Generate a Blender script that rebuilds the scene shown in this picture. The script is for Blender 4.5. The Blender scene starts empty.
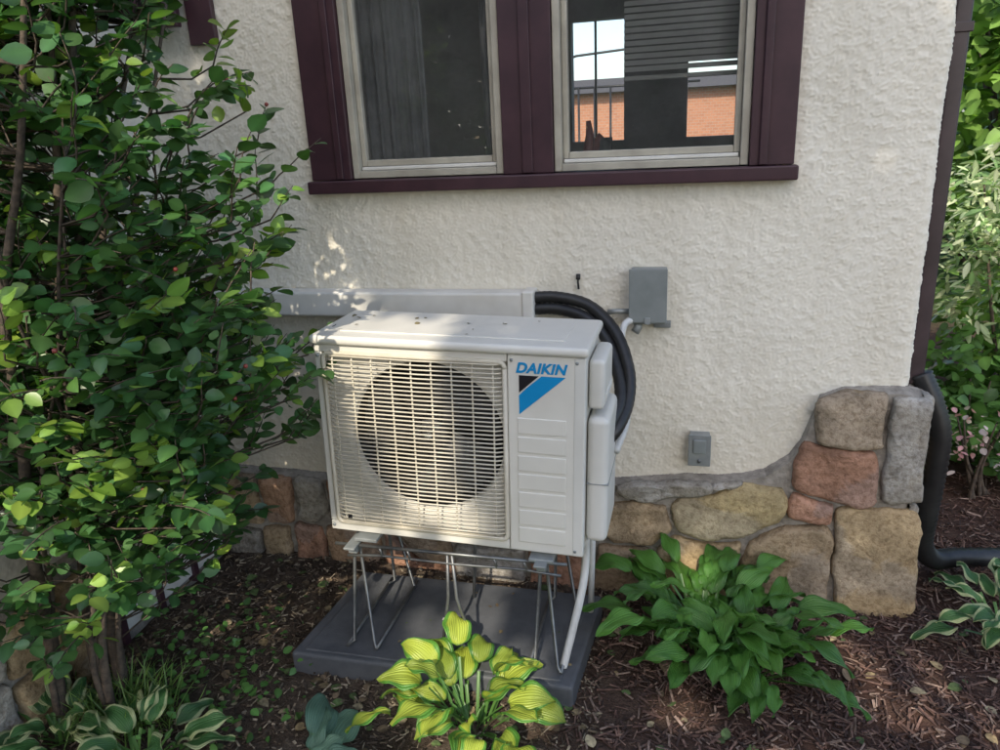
import bpy, math, random
import numpy as np
from mathutils import Vector, Matrix, noise
random.seed(7); rng=np.random.default_rng(7)
scene=bpy.context.scene
coll=scene.collection
H=1.78

# ------------------------------------------------------------------ helpers
def link(o,parent=None):
    coll.objects.link(o)
    if parent is not None: o.parent=parent
    return o
def empty(name,loc=(0,0,0)):
    e=bpy.data.objects.new(name,None); e.location=loc; e.empty_display_size=.1
    return link(e)
def mesh(name,V,F,mats,parent=None,smooth=False,midx=None,loc=None):
    me=bpy.data.meshes.new(name); me.from_pydata([tuple(v) for v in V],[],[tuple(f) for f in F]); 
    if not isinstance(mats,(list,tuple)): mats=[mats]
    for m in mats: me.materials.append(m)
    if midx is not None: me.polygons.foreach_set('material_index',midx)
    if smooth: me.polygons.foreach_set('use_smooth',[True]*len(me.polygons))
    me.update()
    o=bpy.data.objects.new(name,me)
    if loc is not None: o.location=loc
    return link(o,parent)
def fastmesh(name,V,Q,mat,parent=None,smooth=True,cols=None):
    me=bpy.data.meshes.new(name); V=np.asarray(V,dtype=np.float32); Q=np.asarray(Q,dtype=np.int32)
    me.vertices.add(len(V)); me.vertices.foreach_set('co',V.ravel())
    k=Q.shape[1]
    me.loops.add(Q.size); me.loops.foreach_set('vertex_index',Q.ravel())
    me.polygons.add(len(Q)); me.polygons.foreach_set('loop_start',np.arange(0,Q.size,k,dtype=np.int32))
    me.polygons.foreach_set('loop_total',np.full(len(Q),k,dtype=np.int32))
    me.polygons.foreach_set('use_smooth',np.full(len(Q),smooth,dtype=bool))
    if cols is not None:
        a=me.color_attributes.new('Col','FLOAT_COLOR','POINT')
        c=np.ones((len(V),4),dtype=np.float32); c[:,:3]=cols
        a.data.foreach_set('color',c.ravel())
    me.materials.append(mat); me.update(calc_edges=True); me.validate()
    o=bpy.data.objects.new(name,me); return link(o,parent)
def box(name,x0,x1,y0,y1,z0,z1,mat,parent=None,bev=.0,seg=3):
    V=[(x,y,z) for x in (x0,x1) for y in (y0,y1) for z in (z0,z1)]
    F=[(0,1,3,2),(4,6,7,5),(0,4,5,1),(2,3,7,6),(0,2,6,4),(1,5,7,3)]
    o=mesh(name,V,F,mat,parent)
    if bev>0:
        b=o.modifiers.new('b','BEVEL'); b.width=bev; b.segments=seg; b.limit_method='NONE'
        o.data.polygons.foreach_set('use_smooth',[True]*6)
        w=o.modifiers.new('w','WEIGHTED_NORMAL'); w.keep_sharp=False
    return o
def smoothpath(P,n=8):
    P=[Vector(p) for p in P]; out=[]
    Q=[P[0]*2-P[1]]+P+[P[-1]*2-P[-2]]
    for i in range(1,len(Q)-2):
        for k in range(n):
            t=k/n; a,b,c,d=Q[i-1],Q[i],Q[i+1],Q[i+2]
            out.append(.5*((2*b)+(c-a)*t+(2*a-5*b+4*c-d)*t*t+(3*b-a-3*c+d)*t**3))
    out.append(P[-1]); return out
def tubegeo(path,rad,seg=8,corr=None):
    V=[];F=[]; n=len(path); prev=None
    for i,p in enumerate(path):
        t=(path[min(i+1,n-1)]-path[max(i-1,0)]).normalized()
        if prev is None: a=t.orthogonal().normalized()
        else: a=(prev-t*prev.dot(t)).normalized()
        prev=a; b=t.cross(a)
        r=rad(i/(n-1)) if callable(rad) else rad
        if corr: r*=1+corr*(i%2)
        for k in range(seg):
            an=2*math.pi*k/seg; V.append(p+(a*math.cos(an)+b*math.sin(an))*r)
    for i in range(n-1):
        for k in range(seg):
            F.append((i*seg+k,i*seg+(k+1)%seg,(i+1)*seg+(k+1)%seg,(i+1)*seg+k))
    V.append(path[0]);V.append(path[-1]); c0=len(V)-2
    return V,F,c0,seg,n
def tubes(name,paths,mat,parent=None,seg=8,corr=None):
    VV=[];FF=[]
    for path,rad in paths:
        path=[Vector(p) for p in path]
        V,F,c0,s,n=tubegeo(path,rad,seg,corr); o=len(VV)
        VV+=V; FF+=[tuple(o+i for i in f) for f in F]
        for k in range(s):
            FF.append((o+c0,o+(k+1)%s,o+k)); FF.append((o+c0+1,o+(n-1)*s+k,o+(n-1)*s+(k+1)%s))
    return mesh(name,VV,FF,mat,parent,smooth=True)

# ------------------------------------------------------------------ materials
def newmat(name):
    m=bpy.data.materials.new(name); m.use_nodes=True; nt=m.node_tree
    return m,nt,nt.nodes['Principled BSDF'],nt.nodes['Material Output']
def N(nt,t,**k):
    n=nt.nodes.new(t)
    for a,b in k.items(): setattr(n,a,b)
    return n
def L(nt,a,b): nt.links.new(a,b)
def coords(nt): return N(nt,'ShaderNodeTexCoord').outputs['Object']
def noisetex(nt,scale,detail=4,rough=.6,vec=None):
    n=N(nt,'ShaderNodeTexNoise'); n.inputs['Scale'].default_value=scale; n.inputs['Detail'].default_value=detail; n.inputs['Roughness'].default_value=rough
    L(nt,vec if vec else coords(nt),n.inputs['Vector']); return n
def ramp(nt,inp,stops):
    r=N(nt,'ShaderNodeValToRGB'); e=r.color_ramp.elements
    while len(e)<len(stops): e.new(.5)
    for i,(p,c) in enumerate(stops): e[i].position=p; e[i].color=(*c,1) if len(c)==3 else c
    L(nt,inp,r.inputs[0]); return r
def mixc(nt,fac,a,b,mode='MIX'):
    m=N(nt,'ShaderNodeMix',data_type='RGBA',blend_type=mode)
    for s,v in ((0,fac),(6,a),(7,b)):
        if isinstance(v,bpy.types.NodeSocket): L(nt,v,m.inputs[s])
        elif isinstance(v,(int,float)): m.inputs[s].default_value=v
        else: m.inputs[s].default_value=(*v,1)
    return m.outputs[2]
def bump(nt,h,dist,strength=1.0,nrm=None):
    b=N(nt,'ShaderNodeBump'); b.inputs['Distance'].default_value=dist; b.inputs['Strength'].default_value=strength
    L(nt,h,b.inputs['Height'])
    if nrm: L(nt,nrm,b.inputs['Normal'])
    return b.outputs[0]
def pmat(name,c1,c2=None,rough=.5,scale=6,metal=0,bs=None,bd=.001,spec=.5,lo=.35,hi=.65):
    m,nt,p,o=newmat(name)
    p.inputs['Roughness'].default_value=rough; p.inputs['Metallic'].default_value=metal
    p.inputs['Specular IOR Level'].default_value=spec
    if c2 is None: c2=tuple(x*.8 for x in c1)
    n=noisetex(nt,scale,3,.65); r=ramp(nt,n.outputs[0],[(lo,c2),(hi,c1)])
    L(nt,r.outputs[0],p.inputs['Base Color'])
    if bs: L(nt,bump(nt,noisetex(nt,bs,2).outputs[0],bd),p.inputs['Normal'])
    return m
def stucco(name,base):
    m,nt,p,o=newmat(name); v=coords(nt)
    n1=noisetex(nt,1.6,4,.6,v)
    mp=N(nt,'ShaderNodeMapping'); mp.inputs['Scale'].default_value=(5,5,.8); L(nt,v,mp.inputs[0])
    n5=noisetex(nt,1.5,4,.6,mp.outputs[0])
    c=mixc(nt,ramp(nt,n1.outputs[0],[(.35,(0,0,0)),(.65,(1,1,1))]).outputs[0],tuple(x*.90 for x in base),base)
    c=mixc(nt,ramp(nt,n5.outputs[0],[(.5,(0,0,0)),(.8,(.4,.4,.4))]).outputs[0],c,(base[0]*.75,base[1]*.72,base[2]*.66))
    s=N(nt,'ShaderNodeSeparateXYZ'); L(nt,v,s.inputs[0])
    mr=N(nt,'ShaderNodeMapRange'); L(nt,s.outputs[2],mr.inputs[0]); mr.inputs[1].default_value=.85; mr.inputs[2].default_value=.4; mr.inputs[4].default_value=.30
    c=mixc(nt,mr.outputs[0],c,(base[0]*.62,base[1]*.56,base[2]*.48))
    L(nt,c,p.inputs['Base Color']); p.inputs['Roughness'].default_value=.9; p.inputs['Specular IOR Level'].default_value=.2
    return m
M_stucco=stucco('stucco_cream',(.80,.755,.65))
M_trim=pmat('maroon_trim_paint',(.060,.026,.034),(.042,.018,.025),.45,9)
M_sash=pmat('sash_beige',(.47,.44,.36),(.36,.33,.27),.45,8)
M_white=pmat('white_paint',(.72,.705,.66),(.60,.58,.53),.5,5)
M_mortar=pmat('mortar_grey',(.33,.30,.26),(.19,.17,.145),.95,22,bs=70,bd=.006)
M_room=pmat('room_paint',(.45,.43,.40),None,.9)
M_floorin=pmat('room_floor',(.14,.09,.06),None,.5)
M_curtain=pmat('curtain_fabric',(.40,.40,.42),(.27,.27,.29),.9,10)
M_blind=pmat('blind_slat',(.60,.58,.53),None,.6)
M_roof=pmat('roof_shingle',(.09,.08,.075),None,.95,20)
M_black=pmat('black_rubber',(.012,.012,.013),(.022,.022,.022),.42,20)
M_galv=pmat('galvanised_grey',(.33,.35,.35),(.24,.26,.26),.42,12,metal=.35)
M_boxgrey=pmat('box_grey_paint',(.23,.25,.245),(.19,.21,.205),.45,10)
M_pad=pmat('pad_plastic',(.105,.110,.120),(.068,.073,.082),.62,7,bs=120,bd=.001)
M_pvc=pmat('pvc_white',(.62,.62,.60),(.50,.50,.48),.4,10)
M_steel=pmat('rod_steel',(.20,.21,.21),(.12,.12,.12),.4,15,metal=.6)
M_brown=pmat('downspout_brown',(.060,.040,.045),(.040,.027,.030),.4,8)
def attrmat(name,rough=.6,nscale=30,bs=None,bd=.003,spec=.4,namt=.5,det=4):
    m,nt,p,o=newmat(name)
    a=N(nt,'ShaderNodeVertexColor',layer_name='Col')
    n=noisetex(nt,nscale,det,.65); r=ramp(nt,n.outputs[0],[(.3,(1-namt,)*3),(.7,(1.2,)*3)])
    c=mixc(nt,1.0,a.outputs[0],r.outputs[0],'MULTIPLY')
    if bs:
        n2=noisetex(nt,bs,5,.7)
        c=mixc(nt,1.0,c,ramp(nt,n2.outputs[0],[(.35,(.66,.62,.58)),(.55,(1.05,1.05,1.05))]).outputs[0],'MULTIPLY')
        L(nt,bump(nt,n2.outputs[0],bd),p.inputs['Normal'])
    L(nt,c,p.inputs['Base Color']); p.inputs['Roughness'].default_value=rough; p.inputs['Specular IOR Level'].default_value=spec
    return m
M_stone=attrmat('field_stone',.92,nscale=11,bs=55,bd=.010,spec=.2,namt=.35)
M_chip=attrmat('wood_chip',.85,nscale=60,namt=.5,det=1)
M_litter=attrmat('dry_leaf',.8,nscale=60,det=1)
M_bark=pmat('bark',(.12,.09,.065),(.05,.038,.03),.9,40,bs=60,bd=.004)
def leafmat(name,rough=.4,trans=.3,spec=.5,tint=(1.3,1.5,.5)):
    m,nt,p,o=newmat(name)
    a=N(nt,'ShaderNodeVertexColor',layer_name='Col')
    L(nt,a.outputs[0],p.inputs['Base Color']); p.inputs['Roughness'].default_value=rough; p.inputs['Specular IOR Level'].default_value=spec
    t=N(nt,'ShaderNodeBsdfTranslucent'); L(nt,mixc(nt,1.0,a.outputs[0],tint,'MULTIPLY'),t.inputs[0])
    mx=N(nt,'ShaderNodeMixShader'); mx.inputs[0].default_value=trans
    L(nt,p.outputs[0],mx.inputs[1]); L(nt,t.outputs[0],mx.inputs[2]); L(nt,mx.outputs[0],o.inputs[0])
    return m
M_leaf=leafmat('shrub_leaf',.34,.30)
M_treeleaf=leafmat('tree_leaf',.5,.35)
M_paleleaf=leafmat('pale_leaf',.5,.35,tint=(1.1,1.1,.7))
M_grass=leafmat('grass_blade',.5,.3)
m,nt,p,o=newmat('shade_leaf'); a=N(nt,'ShaderNodeVertexColor',layer_name='Col'); L(nt,a.outputs[0],p.inputs['Base Color']); p.inputs['Roughness'].default_value=.6; M_shade=m
def hostamat(name,c_in,c_out,edge0,edge1,rough=.38,pet=(.10,.22,.05)):
    m,nt,p,o=newmat(name)
    a=N(nt,'ShaderNodeVertexColor',layer_name='Col'); sp=N(nt,'ShaderNodeSeparateColor'); L(nt,a.outputs[0],sp.inputs[0])
    n=noisetex(nt,28,3,.6)
    ad=N(nt,'ShaderNodeMath',operation='MULTIPLY_ADD'); L(nt,n.outputs[0],ad.inputs[0]); ad.inputs[1].default_value=.35; L(nt,sp.outputs[0],ad.inputs[2])
    f=ramp(nt,ad.outputs[0],[(min(edge0+.17,.98),(0,0,0)),(min(edge1+.17,1),(1,1,1))])
    c=mixc(nt,f.outputs[0],c_in,c_out)
    r=ramp(nt,sp.outputs[1],[(0,(.6,.65,.62)),(1,(1.25,1.2,1.0))]); c=mixc(nt,1.0,c,r.outputs[0],'MULTIPLY')
    s=N(nt,'ShaderNodeMath',operation='MULTIPLY'); L(nt,sp.outputs[0],s.inputs[0]); s.inputs[1].default_value=40
    sn=N(nt,'ShaderNodeMath',operation='SINE'); L(nt,s.outputs[0],sn.inputs[0])
    vr=ramp(nt,sn.outputs[0],[(0,(.88,.90,.86)),(1,(1.05,1.05,1.05))]); c=mixc(nt,1.0,c,vr.outputs[0],'MULTIPLY')
    pt=ramp(nt,sp.outputs[2],[(.0,(1,1,1)),(.06,(0,0,0))]); c=mixc(nt,pt.outputs[0],c,pet)
    L(nt,c,p.inputs['Base Color']); p.inputs['Roughness'].default_value=rough
    L(nt,bump(nt,sn.outputs[0],.0010,.7),p.inputs['Normal'])
    t=N(nt,'ShaderNodeBsdfTranslucent'); L(nt,c,t.inputs[0])
    mx=N(nt,'ShaderNodeMixShader'); mx.inputs[0].default_value=.3
    L(nt,p.outputs[0],mx.inputs[1]); L(nt,t.outputs[0],mx.inputs[2]); L(nt,mx.outputs[0],o.inputs[0])
    return m
MH_green=hostamat('hosta_green',(.105,.265,.050),(.09,.24,.045),.9,1,.33)
MH_yel=hostamat('hosta_chartreuse',(.42,.51,.08),(.11,.29,.05),.64,.80)
MH_var=hostamat('hosta_white_edge',(.08,.20,.07),(.50,.55,.32),.62,.72)
MH_blue=hostamat('hosta_blue',(.17,.30,.23),(.14,.26,.20),.8,1,.5)

m,nt,p,o=newmat('soil_ground'); v=coords(nt)
n=noisetex(nt,11,5,.7,v); n3=noisetex(nt,90,3,.7,v)
c=ramp(nt,n.outputs[0],[(.3,(.035,.025,.018)),(.5,(.085,.063,.047)),(.7,(.16,.125,.092))]).outputs[0]
sx=N(nt,'ShaderNodeSeparateXYZ'); L(nt,v,sx.inputs[0])
mr=N(nt,'ShaderNodeMapRange'); L(nt,sx.outputs[0],mr.inputs[0]); mr.inputs[1].default_value=-.7; mr.inputs[2].default_value=.2
c=mixc(nt,mr.outputs[0],c,mixc(nt,.75,c,(.070,.036,.028)))
ln=N(nt,'ShaderNodeVectorMath',operation='LENGTH'); L(nt,v,ln.inputs[0])
mr2=N(nt,'ShaderNodeMapRange'); L(nt,ln.outputs['Value'],mr2.inputs[0]); mr2.inputs[1].default_value=7; mr2.inputs[2].default_value=9
c=mixc(nt,mr2.outputs[0],c,(.045,.09,.022))
L(nt,c,p.inputs['Base Color']); p.inputs['Roughness'].default_value=.95; p.inputs['Specular IOR Level'].default_value=.15
L(nt,bump(nt,n3.outputs[0],.012,1),p.inputs['Normal'])
M_soil=m
m,nt,p,o=newmat('window_glass'); nt.nodes.remove(p)
tr=N(nt,'ShaderNodeBsdfTransparent'); tr.inputs[0].default_value=(.74,.77,.80,1)
gl=N(nt,'ShaderNodeBsdfGlossy'); gl.inputs['Roughness'].default_value=.01; gl.inputs[0].default_value=(.95,.97,1,1)
lw=N(nt,'ShaderNodeFresnel'); lw.inputs[0].default_value=1.55
mx=N(nt,'ShaderNodeMixShader'); L(nt,lw.outputs[0],mx.inputs[0]); L(nt,tr.outputs[0],mx.inputs[1]); L(nt,gl.outputs[0],mx.inputs[2])
# pale haze mixed into the glass, standing in for bright reflected surroundings
df=N(nt,'ShaderNodeBsdfDiffuse'); df.inputs[0].default_value=(.6,.6,.58,1)
dn=noisetex(nt,4,4,.6); dr_=ramp(nt,dn.outputs[0],[(.3,(.045,.045,.045)),(.7,(.10,.10,.10))])
m2=N(nt,'ShaderNodeMixShader'); L(nt,dr_.outputs[0],m2.inputs[0]); L(nt,mx.outputs[0],m2.inputs[1]); L(nt,df.outputs[0],m2.inputs[2]); L(nt,m2.outputs[0],o.inputs[0])
M_glass=m
m,nt,p,o=newmat('orange_brick'); br=N(nt,'ShaderNodeTexBrick'); br.inputs['Scale'].default_value=4
br.inputs['Color1'].default_value=(.50,.22,.12,1); br.inputs['Color2'].default_value=(.42,.18,.10,1); br.inputs['Mortar'].default_value=(.42,.30,.22,1)
mp=N(nt,'ShaderNodeMapping'); mp.inputs['Rotation'].default_value=(math.pi/2,0,0); L(nt,coords(nt),mp.inputs[0]); L(nt,mp.outputs[0],br.inputs['Vector'])
L(nt,br.outputs[0],p.inputs['Base Color']); p.inputs['Roughness'].default_value=.9; M_brick=m

# ------------------------------------------------------------------ ground
def gz(x,y):
    a=noise.noise(Vector((x*1.1,y*1.1,0)))*.03+noise.noise(Vector((x*4,y*4,3)))*.018+noise.noise(Vector((x*13,y*13,7)))*.012
    f=1/(1+((x*x+(y-2)**2)/60))
    return a*f-.012
K=340
us=np.linspace(-1,1,K); 
gx=np.sinh(us*5.2)/np.sinh(5.2)*90-.6; gy=np.sinh(us*5.2)/np.sinh(5.2)*90+2.2
V=[];
for j in range(K):
    for i in range(K):
        x,y=gx[i],gy[j]; d=abs(x+.6)+abs(y-2.2)
        V.append((x,y,gz(x,y) if d<14 else -.012))
Q=[(j*K+i,j*K+i+1,(j+1)*K+i+1,(j+1)*K+i) for j in range(K-1) for i in range(K-1)]
fastmesh('ground',V,Q,M_soil)

# ------------------------------------------------------------------ house
house=empty('stucco_house')
YW=2.72
def field(ny,nx,d,lam,bw=.5):
    w=rng.normal(size=(ny,nx)); F=np.fft.rfft2(w)
    ky=np.fft.fftfreq(ny,d)[:,None]; kx=np.fft.rfftfreq(nx,d)[None,:]; k=np.sqrt(kx**2+ky**2)+1e-9
    g=np.exp(-(np.log(k*lam))**2/(2*bw**2)); r=np.fft.irfft2(F*g,s=(ny,nx)); return r/r.std()
def stucco_height(ny,nx,d):
    a=field(ny,nx,d,.0145,.32); b=field(ny,nx,d,.0095,.3); c=field(ny,nx,d,.05,.4); e=field(ny,nx,d,.4,.4)
    h=np.clip(a*.6+b*.35+.22*c-.15,-.9,1.6)
    h=np.where(h>0,h,h*.5)
    return h*.0019+c*.0005+e*.0012
def wall_front():
    d=.0042; r=.035; x0,x1=-2.12,.705; arc=r*math.pi/2; Ls=(x1-x0)+arc+.25
    z0,z1=.30,2.46; nx=int(Ls/d); nz=int((z1-z0)/d)
    s=np.linspace(0,Ls,nx); z=np.linspace(z0,z1,nz)
    h=stucco_height(nz,nx,d)
    X=np.empty(nx);Y=np.empty(nx);NX=np.empty(nx);NY=np.empty(nx)
    for i,t in enumerate(s):
        t-= (x1-x0)
        if t<0: X[i],Y[i],NX[i],NY[i]=x1+t,YW,0,-1
        elif t<arc:
            a=t/r; X[i],Y[i],NX[i],NY[i]=x1+r*math.sin(a),YW+r*(1-math.cos(a)),math.sin(a),-math.cos(a)
        else: X[i],Y[i],NX[i],NY[i]=x1+r,YW+r+t-arc,1,0
    V=np.stack([X[None]+h*NX[None],Y[None]+h*NY[None],np.repeat(z[:,None],nx,1)],-1).reshape(-1,3)
    j,i=np.meshgrid(np.arange(nz-1),np.arange(nx-1),indexing='ij')
    cx=X[i];cz=z[j]; keep=~((cx>-1.37)&(cx<.25)&(cz>1.61)&(i*d<(x1-x0)))
    j=j[keep];i=i[keep]; Q=np.stack([j*nx+i,j*nx+i+1,(j+1)*nx+i+1,(j+1)*nx+i],-1)
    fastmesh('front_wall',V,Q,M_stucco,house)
    cs=[(-2.12,YW),(-1.39,YW),(.27,YW),(.705,YW)]
    for k in range(1,6):
        a=math.pi/2*k/5; cs.append((.705+r*math.sin(a),YW+r*(1-math.cos(a))))
    cs.append((.74,6.4)); zs=[2.46,2.72,3.4]; n=len(cs)
    V=[(x,y,q) for q in zs for x,y in cs]
    F=[(j*n+i,j*n+i+1,(j+1)*n+i+1,(j+1)*n+i) for j in range(2) for i in range(n-1) if not(j==0 and i==1)]
    mesh('upper_wall',V,F,M_stucco,house)
    mesh('side_wall',[(.74,2.99,.0),(.74,6.4,.0),(.74,6.4,2.46),(.74,2.99,2.46)],[(0,1,2,3)],M_stucco,house)
wall_front()
WX=-2.12
def wing():
    d=.006; y0,y1,z0,z1=.95,2.72,.42,2.6; ny=int((y1-y0)/d); nz=int((z1-z0)/d)
    y=np.linspace(y0,y1,ny); z=np.linspace(z0,z1,nz); h=stucco_height(nz,ny,d)
    V=np.stack([WX+h,np.repeat(y[None],nz,0),np.repeat(z[:,None],ny,1)],-1).reshape(-1,3)
    j,i=np.meshgrid(np.arange(nz-1),np.arange(ny-1),indexing='ij'); j=j.ravel();i=i.ravel()
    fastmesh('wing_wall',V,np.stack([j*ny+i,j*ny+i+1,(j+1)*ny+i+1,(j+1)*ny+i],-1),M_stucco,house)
wing()
mesh('wing_upper',[(WX,2.72,2.6),(WX,.95,2.6),(WX,.95,3.4),(WX,2.72,3.4),(WX,.95,.42),(WX-2.5,.95,.42),(WX-2.5,.95,3.4)],[(0,3,2,1),(4,2,6,5)],M_stucco,house)
def quadbox_in():
    x0,x1,y0,y1,z0,z1=-2.3,.62,YW+.14,5.5,.9,2.95
    V=[(x0,y0,z0),(x1,y0,z0),(x1,y1,z0),(x0,y1,z0),(x0,y0,z1),(x1,y0,z1),(x1,y1,z1),(x0,y1,z1)]
    mesh('room_floor',V,[(0,1,2,3)],M_floorin,house)
    mesh('room_ceiling',V,[(4,7,6,5)],M_room,house)
    mesh('room_side_walls',V,[(0,3,7,4),(1,5,6,2)],M_room,house)
    xs=[x0,-.86,-.50,-.08,.24,x1]; zs=[z0,1.68,2.18,2.46,z1]
    V=[(x,y1,z) for z in zs for x in xs]; n=6; F=[]
    for j in range(4):
        for i in range(5):
            if i==1 and j in(1,2): continue
            if i==3 and j==1: continue
            F.append((j*n+i,j*n+i+1,(j+1)*n+i+1,(j+1)*n+i))
    o=mesh('room_back_wall',V,F,M_room,house); s=o.modifiers.new('s','SOLIDIFY'); s.thickness=.12; s.offset=-1
    xs=[x0,-1.36,.24,x1]; zs=[z0,1.65,2.7,z1]
    V=[(x,y0,z) for z in zs for x in xs]; F=[(j*4+i,j*4+i+1,(j+1)*4+i+1,(j+1)*4+i) for j in range(3) for i in range(3) if not(i==1 and j==1)]
    mesh('room_front_inner',V,F,M_room,house)
quadbox_in()
mesh('rear_wall',[(.74,6.4,0),(-4.6,6.4,0),(-4.6,6.4,.88),(.74,6.4,.88)],[(0,1,2,3)],M_stucco,house)
mesh('wing_back',[(-4.6,.95,.0),(-4.6,6.4,.0),(-4.6,6.4,3.4),(-4.6,.95,3.4)],[(0,1,2,3)],M_stucco,house)
mesh('roof',[(-5.1,.8,3.38),(-2.0,.8,3.38),(-2.0,2.58,3.38),(.9,2.58,3.38),(.9,5.4,3.38),(-5.1,5.4,3.38),
 (-5.1,.8,3.5),(-2.0,.8,3.5),(-2.0,2.58,3.5),(.9,2.58,3.5),(.9,5.4,3.5),(-5.1,5.4,3.5),(-3.4,2.6,4.9),(-.6,4,4.9)],
 [(0,5,4,3,2,1),(0,1,7,6),(1,2,8,7),(2,3,9,8),(3,4,10,9),(4,5,11,10),(5,0,6,11),(6,7,12),(7,8,12),(8,9,13,12),(9,10,13),(10,11,12,13),(11,6,12)],M_roof,house)

def W(name,x0,x1,z0,z1,y0,y1,mat,bev=.003): return box(name,x0,x1,y0,y1,z0,z1,mat,house,bev)
W('casing_left',-1.425,-1.262,1.632,2.78,YW-.028,YW+.10,M_trim)
W('casing_right',.165,.305,1.632,2.78,YW-.028,YW+.10,M_trim)
W('casing_top',-1.425,.305,2.782,2.88,YW-.030,YW+.10,M_trim)
W('mullion',-.672,-.490,1.632,2.78,YW-.024,YW+.10,M_trim)
W('mullion_bead',-.60,-.562,1.634,2.778,YW-.034,YW-.022,M_trim)
W('casing_left_bead',-1.315,-1.290,1.634,2.778,YW-.040,YW-.026,M_trim)
W('casing_right_bead',.195,.22,1.634,2.778,YW-.040,YW-.026,M_trim)
W('window_sill',-1.435,.318,1.583,1.630,YW-.055,YW+.10,M_trim,.006)
for i,(a,b) in enumerate(((-1.260,-.674),(-.488,.163))):
    y=YW+.012
    W(f'storm_l_{i}',a,a+.026,1.634,2.78,y-.022,y+.02,M_sash)
    W(f'storm_r_{i}',b-.026,b,1.634,2.78,y-.022,y+.02,M_sash)
    W(f'storm_b_{i}',a+.027,b-.027,1.634,1.660,y-.024,y+.02,M_sash)
    W(f'storm_b2_{i}',a+.030,b-.030,1.6615,1.674,y-.006,y+.03,M_white)
    W(f'sash_l_{i}',a+.027,a+.047,1.675,2.76,y+.008,y+.045,M_sash)
    W(f'sash_r_{i}',b-.047,b-.027,1.675,2.76,y+.008,y+.045,M_sash)
    W(f'sash_b_{i}',a+.048,b-.048,1.675,1.698,y+.006,y+.045,M_sash)
    W(f'meeting_{i}',a+.048,b-.048,2.33,2.36,y+.006,y+.045,M_sash)
    mesh(f'glass_{i}',[(a+.04,y+.03,1.68),(b-.04,y+.03,1.68),(b-.04,y+.03,2.76),(a+.04,y+.03,2.76)],[(0,1,2,3)],M_glass,house)
def drape(name,xa,w_,n,amp,fr):
    V=[]
    for i in range(n):
        x=xa+i*w_/n; yy=YW+.22+amp*math.sin(i*fr)+.01*math.sin(i*2.1)
        V+=[(x,yy,1.2),(x,yy,2.85)]
    mesh(name,V,[(2*i,2*i+2,2*i+3,2*i+1) for i in range(n-1)],M_curtain,house,True)
drape('curtain',-1.34,.32,60,.02,.75); drape('curtain_right',-.80,.16,30,.02,.9)
V=[];F=[]
for k in range(40):
    z=2.78-k*.021
    if z<1.95: break
    o=len(V); V+=[(-.26,YW+.130,z-.007),(.155,YW+.130,z-.007),(.155,YW+.141,z+.010),(-.26,YW+.141,z+.010)]; F.append((o,o+1,o+2,o+3))
mesh('blind',V,F,M_blind,house)
box('blind_rail',-.26,.155,YW+.128,YW+.150,1.925,1.94,M_blind,house,.003)
M_red=pmat('ornament_red',(.25,.05,.04),None,.4)
M_dark=pmat('ornament_dark',(.02,.02,.02),None,.5)
tubes('sill_ornament',[([(-.385,YW+.12,1.66),(-.385,YW+.12,1.70),(-.38,YW+.12,1.75),(-.385,YW+.12,1.80)],lambda t:.028*(1-.7*t)),([(-.36,YW+.12,1.66),(-.35,YW+.12,1.73),(-.335,YW+.12,1.745)],.018)],M_red,house)
tubes('sill_figure',[([(-.33,YW+.13,1.66),(-.33,YW+.13,1.72),(-.33,YW+.13,1.74)],.03)],M_dark,house)
box('rear_window_bar',-.70,-.685,5.50,5.52,1.69,2.45,M_dark,house)
box('wing_trim',-2.105,-1.86,2.63,2.66,2.2,3.3,M_trim,house,.004)
box('wing_trim2',-1.86,-1.75,YW-.03,YW-.004,2.14,3.3,M_trim,house,.004)

top=[(-2.12,.40),(-1.6,.385),(-1.0,.40),(-.4,.43),(-.253,.455),(.0,.488),(.12,.49),(.209,.505),(.28,.53),(.361,.592),(.40,.66),(.425,.74),(.45,.83),(.52,.862),(.62,.868),(.70,.87),(.765,.86)]
YM=2.675
V=[];F=[]
for x,z in top: V+=[(x,YM,-.2),(x,YM,z-.012),(x,YW+.01,z+.006)]
for i in range(len(top)-1):
    a=3*i;b=a+3; F+=[(a,b,b+1,a+1),(a+1,b+1,b+2,a+2)]
o=len(V); V+=[(.775,YM+.02,-.2),(.775,YM+.02,.85),(.775,4.2,-.2),(.775,4.2,.85),(.74,4.2,.86),(.74,YW,.868)]
a=3*(len(top)-1); F+=[(a,o,o+1,a+1),(o,o+2,o+3,o+1),(o+1,o+3,o+4,o+5),(a+1,o+1,o+5,a+2)]
mesh('foundation_mortar',V,F,M_mortar,house,False)
mesh('wing_foundation',[(WX+.05,2.72,-.2),(WX+.05,.93,-.2),(WX+.05,.93,.42),(WX+.05,2.72,.42),(WX-.01,.93,.43),(WX-.01,2.72,.43),(WX-2.5,.93,-.2),(WX-2.5,.93,.42)],[(0,3,2,1),(3,5,4,2),(1,2,7,6)],M_mortar,house)
box('basement_panel',WX+.051,WX+.075,1.96,2.60,.03,.47,M_white,house,.004)
for k,yy in enumerate((1.94,2.15,2.37,2.60)):
    box(f'basement_stile_{k}',WX+.051,WX+.092,yy,yy+.028,.0,.50,M_trim,house,.003)
box('basement_head',WX+.053,WX+.098,1.93,2.635,.501,.535,M_trim,house,.003)

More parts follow.
